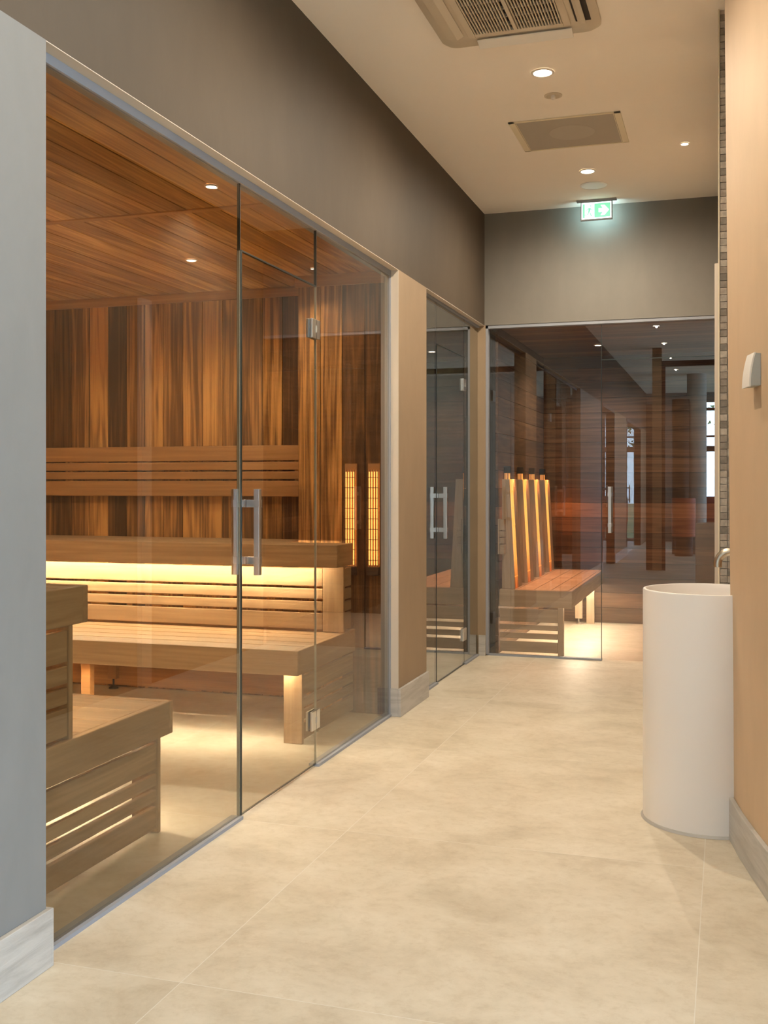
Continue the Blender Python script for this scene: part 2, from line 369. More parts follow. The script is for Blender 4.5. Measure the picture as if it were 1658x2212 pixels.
# ------------------------------------------------------------------ sauna shell
SX0 = -4.7; SB = 5.81; SN = 2.42; BF = 5.53; BX = -2.27
def planks(b, along, a0, a1, fixed, t, z0, z1, wmean=0.131, face=1):
    """upright boards with 4 mm shadow gaps; along = 'x' or 'y'"""
    a = a0
    while a < a1-0.01:
        wd = min(wmean*random.choice((0.98, 1.0, 1.02)), a1-a)
        if along == 'x': b.box(a+0.002, a+wd-0.002, fixed, fixed+t*face, z0, z1)
        else: b.box(fixed, fixed+t*face, a+0.002, a+wd-0.002, z0, z1)
        a += wd
    return b
struct('wall_sauna_back', planks(B(), 'x', SX0, BX+0.012, SB, 0.015, 0.0, HD), 'cedarZ', 'cedar sauna wall of upright boards behind the benches', 0.0015, cat='wall')
struct('wall_sauna_nib', planks(planks(B(), 'x', BX, -1.75, BF, 0.015, 0.0, HD, 0.13), 'y', BF+0.004, SB, BX-0.0, 0.012, 0.0, HD), 'cedarZ', 'cedar boarded sauna nib carrying the infrared heaters', 0.0015, cat='wall')
struct('wall_sauna_shell', B().box(SX0, -1.81, SB+0.016, SB+0.06, 0, HD).box(SX0-0.05, SX0, SN, SB+0.06, 0, HD).box(BX+0.02, -1.87, BF+0.02, SB+0.016, 0, HD), 'dark', 'backing of the sauna walls', cat='wall')
struct('wall_sauna_left', planks(B(), 'y', SN, SB, SX0, 0.015, 0.0, HD), 'cedarZ', 'cedar board wall at the far side of the sauna', cat='wall')
struct('wall_sauna_near', planks(B(), 'x', SX0, -1.80, SN-0.015, 0.015, 0.0, HD), 'cedarZ', 'cedar board wall behind the near benches', cat='wall')
struct('wall_sauna_near_shell', B().box(SX0-0.05, -1.81, SN-0.06, SN-0.016, 0, HD), 'dark', cat='wall')
b = B()
for y0, y1 in ((SN, 4.035), (4.065, SB+0.01)):
    x = -1.765
    while x > SX0:
        wd = 0.132; b.box(x-wd+0.003, x-0.003, y0, y1, HD, HD+0.015); x -= wd
struct('ceiling_sauna', b, 'cedarY', 'cedar board ceiling of the sauna', 0.0015, cat='ceiling')
struct('ceiling_sauna_deck', B().box(SX0-0.05, -1.765, SN-0.06, SB+0.06, HD+0.016, HD+0.03), 'dark', cat='ceiling')
struct('trim_6', B().box(SX0, -1.765, 4.03, 4.07, HD-0.006, HD+0.002), 'cedarX', 'cedar batten across the sauna ceiling', 0.002, cat='trim')
struct('trim_7', B().box(SX0, BX, SB-0.018, SB, 2.345, HD), 'cedarX', 'cedar crown strip on the back sauna wall', 0.002, cat='trim')
struct('trim_8', B().box(BX-0.014, -1.765, BF-0.018, BF, 2.338, HD), 'cedarX', 'cedar crown strip on the heater nib', 0.002, cat='trim')
struct('trim_9', B().box(SX0, BX-0.015, SB-0.02, SB, 0.012, 0.15).box(SX0, BX-0.015, SB-0.02, SB, 0.153, 0.29), 'cedarX', 'cedar foot strip along back sauna wall', 0.002, cat='trim')

# ------------------------------------------------------------------ glass fronts
def channel(name, b, label): return struct(name, b, 'alu', label, cat='track')
channel('trim_10', B().box(-1.765, -1.716, J0, 3.647, 0, 0.012).box(-1.765, -1.716, 4.426, J1, 0, 0.012), 'aluminium floor channel under the sauna glass')
channel('trim_11', B().box(-1.765, -1.722, J0, J1, 2.370, HD), 'aluminium head channel above the sauna glass')
channel('trim_12', B().box(-1.755, -1.722, J1-0.014, J1-0.006, 0.012, HD-0.025), 'aluminium side channel at the pillar')
channel('trim_13', B().box(-1.765, -1.716, J2, 6.48, 0, 0.012).box(-1.765, -1.716, 7.233, YE, 0, 0.012).box(-1.765, -1.716, J2, YE, 2.385, HD), 'aluminium channels of the steam room glass')
YG = 7.70
channel('trim_14', B().box(-1.672, -0.845, YG-0.022, YG+0.022, 0, 0.012).box(-1.672, -0.03, YG-0.045, YG+0.022, 2.378, HD).box(-1.672, -1.655, YG-0.045, YG+0.02, 0.012, HD), 'aluminium channel framing the end cabin glass')

def pane(name, m, x0, x1, y0, y1, z0, z1, label, parent=None):
    if parent: return B().box(x0, x1, y0, y1, z0, z1).ob(name, m, parent)
    o = struct(name, B().box(x0, x1, y0, y1, z0, z1), m, label, cat='glass pane'); return o
g0, g1 = XG-0.005, XG+0.005
DT = 2.12
pane('window_1', 'glass_sauna', g0, g1, J0, 3.645, 0.012, 2.375, 'large fixed pane of the sauna left of its door')
pane('window_2', 'glass_sauna', g0, g1, 3.649, 4.424, DT+0.006, 2.375, 'glass transom above the sauna door')
pane('window_3', 'glass_sauna', g0, g1, 4.428, J1-0.008, 0.012, 2.375, 'fixed sauna pane between door and pillar')
pane('window_4', 'glass_steam', g0, g1, J2, 6.478, 0.012, 2.385, 'narrow steam room pane beside the pillar')
pane('window_5', 'glass_steam', g0, g1, 6.482, 7.231, DT+0.006, 2.385, 'glass transom above steam room door')
pane('window_6', 'glass_steam', g0, g1, 7.235, YE-0.003, 0.012, 2.385, 'narrow steam room pane in the far corner')
pane('window_7', 'glass_cabin', -1.655, -0.849, YG-0.005, YG+0.005, 0.012, 2.378, 'fixed smoked pane of the end cabin, left of its door')
pane('window_8', 'glass_cabin', -0.845, -0.034, YG-0.005, YG+0.005, DT+0.010, 2.378, 'smoked transom above the end cabin door')
def seals(nm, b, m, label): return struct(nm, b, m, label, cat='glass edge')
seals('trim_15', B().box(g0-0.001, g1+0.001, 3.6455, 3.6485, DT, 2.375).box(g0-0.001, g1+0.001, 4.4245, 4.4275, DT, 2.375), 'seal', 'dark vertical joints above the sauna door')
seals('trim_16', B().box(g0-0.001, g1+0.001, 3.6455, 3.6465, 0.012, DT).box(g0, g1, 4.4265, 4.4275, 0.012, DT), 'edge', 'pale polished pane edges beside the sauna door')
seals('trim_17', B().box(g0, g1, 6.4785, 6.4815, 0.012, 2.385).box(g0, g1, 7.2315, 7.2345, DT, 2.385), 'seal', 'dark joints beside the steam room door')
seals('trim_18', B().box(-0.849, -0.8455, YG-0.005, YG+0.005, 0.012, 2.378), 'seal', 'dark joint left of the end cabin door')

def handle(parent, axis, c, z0, z1, out, inn, plane, mtop='steel'):
    """pull handle pair through the pane. axis: direction of the glass normal"""
    h = bpy.data.objects.new('handle', None); COL.objects.link(h); h.parent = parent
    h.matrix_parent_inverse = Matrix.Translation(-parent_world_chain(parent)); hb = 0.0115
    def bx(n0, n1, c0, c1, a, d):
        return B().box(n0, n1, c0, c1, a, d) if axis == 'x' else B().box(c0, c1, n0, n1, a, d)
    for n in (out, inn): bx(n-hb, n+hb, c-hb, c+hb, z0, z1).ob('bar', mtop, h, 0.0015)
    for z in (z0+0.055, z1-0.055):
        bx(inn-hb-0.0015, out+hb+0.0015, c-0.013, c+0.013, z-0.014, z+0.014).ob('standoff', mtop, h, 0.001)
        bx(plane-0.007, plane-0.0055, c-0.0135, c+0.0135, z-0.0145, z+0.0145).ob('gasket', 'black', h)
        bx(plane+0.0055, plane+0.007, c-0.0135, c+0.0135, z-0.0145, z+0.0145).ob('gasket', 'black', h)
def hinge(parent, axis, c, z, plane, wdt=0.052, hh=0.042):
    def bx(n0, n1, c0, c1, a, d):
        return B().box(n0, n1, c0, c1, a, d) if axis == 'x' else B().box(c0, c1, n0, n1, a, d)
    o = bx(plane+0.0052, plane+0.0152, c-wdt, c+wdt*0.8, z-hh, z+hh).ob('hinge', 'steel', parent, 0.0015)
    bx(plane-0.0152, plane-0.0052, c-wdt, c+wdt*0.8, z-hh, z+hh).ob('hinge_plate', 'steel', o, 0.0015)
    bx(plane+0.0152, plane+0.0156, c-0.003, c-0.0005, z-hh, z+hh).ob('hinge_joint', 'black', o)
    bx(plane+0.0152, plane+0.0158, c-0.012, c+0.004, z-0.014, z+0.014).ob('hinge_cap', 'device_side', o)
d = thing('door_1', (XG, 4.04, 0.012), 'glass sauna door with square steel pull handle', 'glass door', kind='structure')
pane('glass_panel', 'glass_sauna', g0, g1, 3.655, 4.424, 0.012, DT, None, d)
B().box(g0-0.004, g1+0.004, 3.6485, 3.6565, 0.012, DT).ob('edge_seal', 'seal', d)
B().box(g0-0.001, g1+0.001, 3.657, 4.424, DT, DT+0.005).ob('top_seal', 'seal', d)
B().box(g0, g1, 3.657, 4.424, 0.010, 0.012).ob('bottom_seal', 'seal', d)
handle(d, 'x', 3.712, 0.905, 1.230, -1.688, -1.780, XG); hinge(d, 'x', 4.405, 1.93, XG); hinge(d, 'x', 4.405, 0.212, XG)
d = thing('door_2', (XG, 6.86, 0.012), 'steam room glass door with steel pull handle', 'glass door', kind='structure')
pane('glass_panel', 'glass_steam', g0, g1, 6.486, 7.229, 0.012, DT, None, d)
B().box(g0-0.002, g1+0.002, 6.4815, 6.486, 0.012, DT).ob('edge_seal', 'seal', d)
B().box(g0-0.001, g1+0.001, 6.486, 7.229, DT, DT+0.005).ob('top_seal', 'seal', d)
B().box(g0-0.001, g1+0.001, 6.486, 7.229, 0.003, 0.012).ob('bottom_seal', 'seal', d)
handle(d, 'x', 6.545, 0.905, 1.230, -1.688, -1.780, XG); hinge(d, 'x', 7.215, 1.93, XG); hinge(d, 'x', 7.215, 0.212, XG)
d = thing('door_3', (-0.44, YG, 0.008), 'smoked glass cabin door at the corridor end with pale pull handle', 'glass door', kind='structure')
pane('glass_panel', 'glass_cabin', -0.845, -0.036, YG-0.005, YG+0.005, 0.008, DT+0.004, None, d)
B().box(-0.845, -0.036, YG-0.006, YG+0.006, DT+0.004, DT+0.010).ob('top_seal', 'seal', d)
handle(d, 'y', -0.785, 0.905, 1.230, YG+0.047, YG-0.047, YG)

# ------------------------------------------------------------------ sauna benches
XR = -1.93
BXL = SX0+0.02
def bench(prefix, sgn, yfas, yback, zt, zb, label, group, low):
    """sgn=+1: bench runs back towards +Y. fascia frame + seat slats"""
    root = thing(prefix, ((XR+BXL)/2, (yfas+yback)/2, 0.0 if low else 0.459), label, 'bench', group)
    F = 0.028
    fb = B().box(BXL, XR, yfas, yfas+sgn*F, zb, zt); fb.ob('front_fascia', 'benchX', root, 0.004)
    B().box(XR-F, XR, yfas+sgn*(F+0.0005), yback, zb, zt).ob('side_fascia', 'benchY', root, 0.004)
    s = B(); y = yfas+sgn*(F+0.006); k = 0
    n = 6; tot = abs(yback-yfas)-F-0.006; wd = tot/n
    for i in range(n):
        s.box(BXL, XR-F-0.004, y, y+sgn*(wd-0.011), zt-0.022, zt-0.002); y += sgn*wd
    s.ob('seat_slats', 'benchX', root, 0.003)
    return root
far_low = bench('sauna_bench', 1, 4.70, BF-0.006, 0.459, 0.340, 'low alder sauna bench under the tall one, far side, glowing seat', None, True)
far_up = bench('sauna_bench', 1, 5.235, BF-0.048, 0.930, 0.812, 'tall alder sauna bench along the back wall with light below its edge', None, False)
# wide rear portion of the far benches behind the nib line
B().box(BXL, BX-0.02, BF-0.046, SB-0.03, 0.905, 0.928).ob('rear_seat_boards', 'benchX', far_up, 0.003)
near_low = bench('sauna_bench', -1, 3.503, SN+0.02, 0.459, 0.340, 'low alder sauna bench nearest the left wall, slatted side towards glass', None, True)
near_up = bench('sauna_bench', -1, 2.956, SN+0.02, 0.930, 0.812, 'tall alder bench end peeking out beside the near left wall', None, False)
def slat_panel_side(root, x, y0, y1, boards, m='benchY'):
    b = B()
    for z0, z1 in boards: b.box(x-0.02, x, y0, y1, z0, z1)
    return b.ob('end_panel', m, root, 0.003)
LOWB = [(0.225, 0.325), (0.152, 0.200), (0.083, 0.128), (0.012, 0.062)]
LOWB = [(0.232, 0.326), (0.172, 0.214), (0.116, 0.157), (0.018, 0.098)]
UPB = [(0.70, 0.798), (0.633, 0.688), (0.570, 0.620), (0.470, 0.558)]
slat_panel_side(far_low, XR-0.012, 4.80, BF-0.01, LOWB); slat_panel_side(near_low, XR-0.012, SN+0.03, 3.405, LOWB)
slat_panel_side(far_up, XR-0.010, 5.375, BF-0.045, UPB); slat_panel_side(near_up, XR-0.010, SN+0.03, 2.858, UPB)
# posts
b = B().box(-2.035, XR-0.008, 4.775, 4.797, 0.0, 0.340); b.ob('leg', 'benchZ', far_low, 0.003)
B().box(XR-0.115, XR-0.008, 3.407, 3.428, 0.0, 0.340).ob('leg', 'benchZ', near_low, 0.003)
B().box(-2.055, XR-0.006, 5.352, 5.374, 0.459, 0.812).ob('post', 'benchZ', far_up, 0.003)
B().box(XR-0.115, XR-0.006, 2.860, 2.882, 0.459, 0.812).ob('post', 'benchZ', near_up, 0.003)
b = B()
for z0, z1 in UPB: b.box(BXL, -2.057, 5.356, 5.376, z0, z1)
b.ob('front_boards', 'benchX', far_up, 0.004)
b = B()
for z0, z1 in UPB: b.box(BXL, XR-0.117, 2.856, 2.876, z0, z1)
b.ob('front_boards', 'benchX', near_up, 0.004)
# rear supports and adjustable feet below the far bench
for x, yy in ((-3.57, 5.74), (-3.17, 4.85), (-4.4, 4.85)):
    lg = B().box(x-0.028, x+0.028, yy-0.02, yy+0.02, 0.06, 0.436).ob('leg', 'backX', far_low, 0.003)
    B().lathe(x, yy, [(0, 0.06), (0.006, 0.06), (0.006, 0.02), (0.028, 0.008), (0.03, 0.0), (0, 0)], 20).ob('foot', 'black', lg)
for x in (-2.9, -4.2):
    lg = B().box(x-0.035, x+0.035, 2.60, 2.64, 0.06, 0.436).ob('leg', 'benchZ', near_low, 0.003)
    B().lathe(x, 2.62, [(0, 0.06), (0.006, 0.06), (0.006, 0.02), (0.028, 0.008), (0.03, 0.0), (0, 0)], 20).ob('foot', 'black', lg)
# dark backing for the slatted upper fronts
# led strips tucked under the fascias
B().box(BXL, -2.06, 5.270, 5.282, 0.812, 0.820).ob('light_strip', 'led', far_up)
B().box(BXL, -2.06, 2.925, 2.937-0.024, 0.812, 0.820).ob('light_strip', 'led', near_up)
B().box(BXL, -1.99, 4.732, 4.744, 0.352, 0.360).ob('light_strip', 'led_low', far_low)
B().box(BXL, -2.05, 3.459, 3.471, 0.352, 0.360).ob('light_strip', 'led_low', near_low)
B().box(BXL, -2.04, 4.750, 4.762, 0.340, 0.43).ob('light_baffle', 'benchX', far_low)
B().box(BXL, -2.05, 3.441, 3.453, 0.340, 0.43).ob('light_baffle', 'benchX', near_low)
# backrest on back wall
r = thing('wall_rail_boards', (-3.5, SB, 1.175), 'four cedar backrest boards on the back sauna wall', 'backrest')
b = B()
for z0, z1 in ((1.385, 1.474), (1.330, 1.379), (1.276, 1.322), (1.175, 1.268)): b.box(SX0+0.02, BX, SB-0.062, SB-0.040, z0, z1)
b.ob('boards', 'backX', r, 0.005)
for x in (-4.5, -3.9, -3.1, -2.36): bb = B().box(x-0.03, x+0.03, SB-0.040, SB-0.001, 1.18, 1.47); bb.ob('batten', 'cedarZ', r)
# infrared heaters on the nib
def heater(x, label):
    h = thing('infrared_heater', (x, BF, 0.76), label, 'heater', 'infrared heaters on the sauna nib')
    B().box(x-0.034, x+0.034, BF-0.012, BF-0.001, 0.76, 1.36).ob('reflector', M['backX'], h)
    b = B()
    for i in range(4): b.tube([(x-0.0215+i*0.0145, BF-0.022, 0.81), (x-0.0215+i*0.0145, BF-0.022, 1.315)], 0.0042, 8)
    b.ob('glowing_rods', 'ir_rod', h)
    b = B()
    for i in range(5): b.tube([(x-0.029+i*0.0145, BF-0.034, 0.80), (x-0.029+i*0.0145, BF-0.034, 1.325)], 0.0014, 6)
    for k in range(9): b.box(x-0.032, x+0.032, BF-0.037, BF-0.0345, 0.835+k*0.056, 0.838+k*0.056)
    b.ob('wire_guard', 'black', h)
    B().box(x-0.034, x+0.034, BF-0.040, BF-0.0, 0.755, 0.80).ob('base', 'frame', h, 0.003)
    return h
heater(-1.955, 'left of two glowing infrared heaters, beside the tall bench end')
heater(-1.822, 'right of two glowing infrared heaters, nearer the pillar')
# sauna downlights
def downlight(x, y, z, r, label, group, lampm='lamp', ringm='white', watts=0, col=WARM, size=120, blend=0.6):
    t = thing('downlight', (x, y, z), label, 'downlight', group)
    B().lathe(x, y, [(r*1.28, z-0.0005), (r*1.28, z-0.004), (r*1.02, z-0.006), (r, z-0.002)], 32).ob('trim_ring', ringm, t, 0, True)
    B().lathe(x, y, [(r, z-0.002), (0, z-0.002)], 32).ob('lens', lampm, t)
    if watts:
        l = bpy.data.lights.new('downlight_beam', 'SPOT'); l.energy = watts; l.color = col; l.spot_size = math.radians(size); l.spot_blend = blend; l.shadow_soft_size = 0.012
        o = bpy.data.objects.new('downlight_beam', l); o.location = (x, y, z-0.014); COL.objects.link(o)
    return t
downlight(-1.895, 3.738, HD, 0.020, 'small sauna downlight nearest the sauna door, above pane joint', 'sauna downlights', watts=5, size=150)
downlight(-2.618, 4.943, HD, 0.024, 'brightest sauna downlight, over the far bench', 'sauna downlights', watts=26, size=160)
downlight(-2.104, 5.33, HD, 0.010, 'tiny sauna light seen at the pane joint right of door', 'sauna downlights', watts=4)
for x in (-3.5, -4.2):
    l = bpy.data.lights.new('sauna_beam', 'SPOT'); l.energy = 22; l.color = WARM; l.spot_size = math.radians(160); l.spot_blend = 0.7; l.shadow_soft_size = 0.015
    o = bpy.data.objects.new('sauna_beam', l); o.location = (x, 4.2, HD-0.02); COL.objects.link(o)

# ------------------------------------------------------------------ steam room behind second front
struct('wall_steam_near', B().box(-3.5, -1.77, 5.88, 6.0, 0, HD), 'steam_tile', 'dark stone wall of the steam room, near side', cat='wall')
struct('wall_steam_left', B().box(-3.5, -3.4, 6.0, 7.78, 0, HD), 'steam_tile', 'dark stone wall of the steam room, back', cat='wall')
struct('wall_steam_far', B().box(-3.5, -1.81, 7.78, 7.9, 0, HD).box(-1.81, -1.70, 7.78, 7.9, 0, HD), 'steam_tile', 'dark stone wall of the steam room, far side', cat='wall')
struct('ceiling_steam', B().box(-3.5, -1.80, 5.9, 7.9, HD, HD+0.03), 'steam_tile', 'dark steam room ceiling', cat='ceiling')
t = thing('steam_bench', (-3.1, 6.9, 0), 'dark stone bench inside the dim steam room', 'bench')
B().box(-3.38, -2.85, 6.02, 7.76, 0.40, 0.45).ob('seat', 'steam_tile', t, 0.01); B().box(-3.38, -2.95, 6.02, 7.76, 0, 0.40).ob('plinth', 'steam_tile', t)

l = bpy.data.lights.new('steam_room_fill', 'POINT'); l.energy = 7; l.color = WARM; l.shadow_soft_size = 0.05  # added fill without a fixture, brightens the dim steam room
o = bpy.data.objects.new('steam_room_fill', l); o.location = (-2.6, 6.6, 2.3); COL.objects.link(o)
# ------------------------------------------------------------------ infrared cabin behind the end glass
CXL = -1.60; CB = 9.80; CXR = 0.35
b = B(); z = 0.0
while z < HD-0.01: b.box(CXL-0.02, CXL, YG+0.05, CB, z+0.0015, min(z+0.135, HD)-0.0015); z += 0.135
struct('wall_cabin_left', b, 'darkY', 'dark horizontal boards on the cabin left wall', 0.0015, cat='wall')
b = B(); z = 0.0
while z < HD-0.01: b.box(CXL, CXR, CB, CB+0.02, z+0.0015, min(z+0.135, HD)-0.0015); z += 0.135
struct('wall_cabin_back', b, 'darkX', 'dark horizontal boards on the cabin back wall', 0.0015, cat='wall')
b = B(); z = 0.0
while z < HD-0.01: b.box(CXR, CXR+0.02, YG, CB, z+0.0015, min(z+0.135, HD)-0.0015); z += 0.135
struct('wall_cabin_right', b, 'darkY', 'dark horizontal boards on the cabin right wall', cat='wall')
b = B(); y = YG+0.05
while y < CB: b.box(CXL, CXR, y+0.0015, min(y+0.13, CB)-0.0015, HD, HD+0.015); y += 0.13
struct('ceiling_cabin', b, 'darkX', 'dark board ceiling of the cabin', cat='ceiling')
struct('wall_cabin_shell', B().box(CXL-0.08, CXL-0.021, YG+0.05, CB+0.1, 0, HD+0.1).box(CXL-0.08, CXR+0.1, CB+0.021, CB+0.1, 0, HD+0.1).box(CXR+0.021, CXR+0.1, YE+0.01, CB+0.1, 0, HD+0.1).box(CXL, CXR, YG+0.09, CB, HD+0.016, HD+0.06), 'dark', cat='wall')
cb_ = thing('infrared_cabin_bench', (-1.33, 8.75, 0), 'brown slatted bench in the end cabin with lit floor beneath', 'bench')
BT = 0.476; FZ = 0.350; BXF = -1.065; Y0 = 7.775; Y1 = 9.76
B().box(CXL+0.004, BXF, Y0, Y0+0.026, FZ, BT-0.001).ob('front_fascia', 'thermX', cb_, 0.004)
B().box(BXF-0.026, BXF, Y0+0.0265, Y1, FZ, BT-0.001).ob('side_fascia', 'thermY', cb_, 0.004)
b = B(); nx = 4; wx = (BXF-0.028-CXL-0.004)/nx; ny = 12; wy = (Y1-Y0-0.028)/ny
for i in range(nx):
    for j in range(ny): b.box(CXL+0.004+i*wx+0.002, CXL+0.004+(i+1)*wx-0.002, Y0+0.028+j*wy+0.002, Y0+0.028+(j+1)*wy-0.002, BT-0.024, BT)
b.ob('seat_boards', 'thermY', cb_, 0.003)
b = B()
for z0, z1 in ((0.240, 0.335), (0.182, 0.220), (0.118, 0.160), (0.020, 0.098)): b.box(CXL+0.006, -1.170, Y0+0.006, Y0+0.024, z0, z1)
b.ob('end_panel', 'thermX', cb_, 0.003)
B().box(-1.168, -1.128, Y0+0.004, Y0+0.05, 0.0, 0.35).ob('leg', 'thermZ', cb_, 0.003)
B().box(-1.20, -1.13, 9.69, 9.72, 0.0, 0.45).ob('leg', 'thermZ', cb_, 0.003)
lg = B().box(-1.29, -1.23, 9.62, 9.66, 0.05, 0.45).ob('leg', 'thermZ', cb_, 0.003)
B().lathe(-1.26, 9.64, [(0, 0.05), (0.008, 0.05), (0.008, 0.02), (0.025, 0.006), (0.025, 0), (0, 0)], 16).ob('foot', 'steel', lg)
B().box(-1.125, -1.113, Y0+0.07, Y1-0.05, FZ-0.001, FZ+0.008).ob('light_strip', 'led_cab', cb_)
# four leaning infrared backrests
def backrest(y, label):
    """unit occupies y..y+0.20 along the wall"""
    t = thing('infrared_lounger', (CXL+0.05, y+0.1, BT), label, 'infrared backrest', 'infrared backrests in the end cabin')
    zt = 1.284; zb = BT
    def lean(x0t, x1t, x0b, x1b, ya, yb):
        pts = [(x0b, ya, zb), (x1b, ya, zb), (x1t, ya, zt), (x0t, ya, zt)]; return B().extr(pts, (0, yb-ya, 0))
    lean(-1.582, -1.556, -1.582, -1.512, y, y+0.022).ob('side_board', 'thermZ', t, 0.002)
    lean(-1.582, -1.556, -1.582, -1.512, y+0.258, y+0.28).ob('side_board', 'thermZ', t, 0.002)
    lean(-1.556, -1.528, -1.512, -1.484, y, y+0.018).ob('front_board', 'thermZ', t, 0.003)
    lean(-1.556, -1.528, -1.512, -1.484, y+0.148, y+0.28).ob('front_board', 'thermZ', t, 0.003)
    g = lean(-1.560, -1.5305, -1.516, -1.4865, y+0.018, y+0.148).ob('glowing_panel', IRG, t)
    b = B()
    for k in range(6):
        f = (k+0.7)/6.4; z = zb+(zt-zb)*f; x = -1.4862+(-1.5302+1.4862)*f
        b.box(x-0.002, x+0.0008, y+0.0185, y+0.1475, z-0.003, z+0.003)
    b.extr([(-1.4866, y+0.082, zb), (-1.4858, y+0.082, zb), (-1.5298, y+0.082, zt), (-1.5306, y+0.082, zt)], (0, 0.002, 0))
    b.ob('rung_grid', M['ir_rung'], t)
    lamp = B().box(-1.594, -1.546, y+0.125, y+0.175, 1.330, 1.382).ob('emitter_cap', 'black', t, 0.003)
    b = B()
    for i in range(4): b.tube([(-1.588+i*0.0115, y+0.15, zt-0.10), (-1.588+i*0.0115, y+0.15, 1.332)], 0.0030, 8)
    b.ob('emitter_tubes', 'ir_tube', lamp)
    l = bpy.data.lights.new('infrared_beam', 'SPOT'); l.energy = 9; l.color = (1.0, 0.30, 0.07); l.spot_size = math.radians(130); l.spot_blend = 0.9; l.shadow_soft_size = 0.02
    lo = bpy.data.objects.new('infrared_beam', l); lo.location = (-1.515, y+0.15, 1.345); lo.rotation_euler = (0, math.radians(-24), 0); COL.objects.link(lo)
    return t
def irg():
    m, nt, b = mat('infrared panel glow'); g = N(nt, 'ShaderNodeNewGeometry').outputs['Position']; s = N(nt, 'ShaderNodeSeparateXYZ'); nt.links.new(g, s.inputs[0])
    mr = N(nt, 'ShaderNodeMapRange'); nt.links.new(s.outputs['Z'], mr.inputs[0]); mr.inputs[1].default_value = 0.46; mr.inputs[2].default_value = 1.3
    c = ramp(nt, mr.outputs[0], [(0.05, (0.22, 0.03, 0.002)), (0.30, (1.0, 0.36, 0.07)), (0.75, (1.0, 0.46, 0.10)), (1.0, (0.9, 0.36, 0.07))])
    nt.links.new(c, b.inputs['Emission Color']); b.inputs['Emission Strength'].default_value = 1.0; b.inputs['Base Color'].default_value = (0.4, 0.2, 0.1, 1); return m
IRG = irg(); M['ir_rung'] = emit('infrared rung', (1.0, 0.33, 0.06), 0.9)
for y, lab in ((7.80, 'nearest infrared backrest of the cabin, grey side board facing the glass'), (8.33, 'second infrared backrest from the cabin glass'),
               (8.86, 'third infrared backrest from the cabin glass'), (9.40, 'infrared backrest farthest from the cabin glass')):
    backrest(y, lab)
def guard(y, label, grp):
    t = thing('arm_rest_block', (CXL+0.02, y, 0.73), label, 'wooden block rest', grp)
    B().box(CXL, CXL+0.012, y-0.03, y+0.03, 0.735, 0.992).ob('backing_board', 'thermZ', t, 0.002)
    z = 0.735
    for i, hgt in enumerate((0.070, 0.043, 0.043, 0.080)):
        B().box(CXL+0.014, CXL+0.048, y-0.03, y+0.03, z, z+hgt).ob('block', 'thermY', t, 0.002); z += hgt+0.006
for y, lab in ((7.765, 'small stacked wood blocks left of the nearest infrared backrest'), (8.26, 'small wood blocks between first and second infrared backrest'),
               (8.79, 'small wood blocks between second and third infrared backrest'), (9.33, 'small wood blocks between third and last infrared backrest')):
    guard(y, lab, 'wood block rests on the cabin wall')
downlight(-1.018, 9.0, HD, 0.028, 'small downlight in the dark ceiling of the end cabin', None, watts=22, size=150)

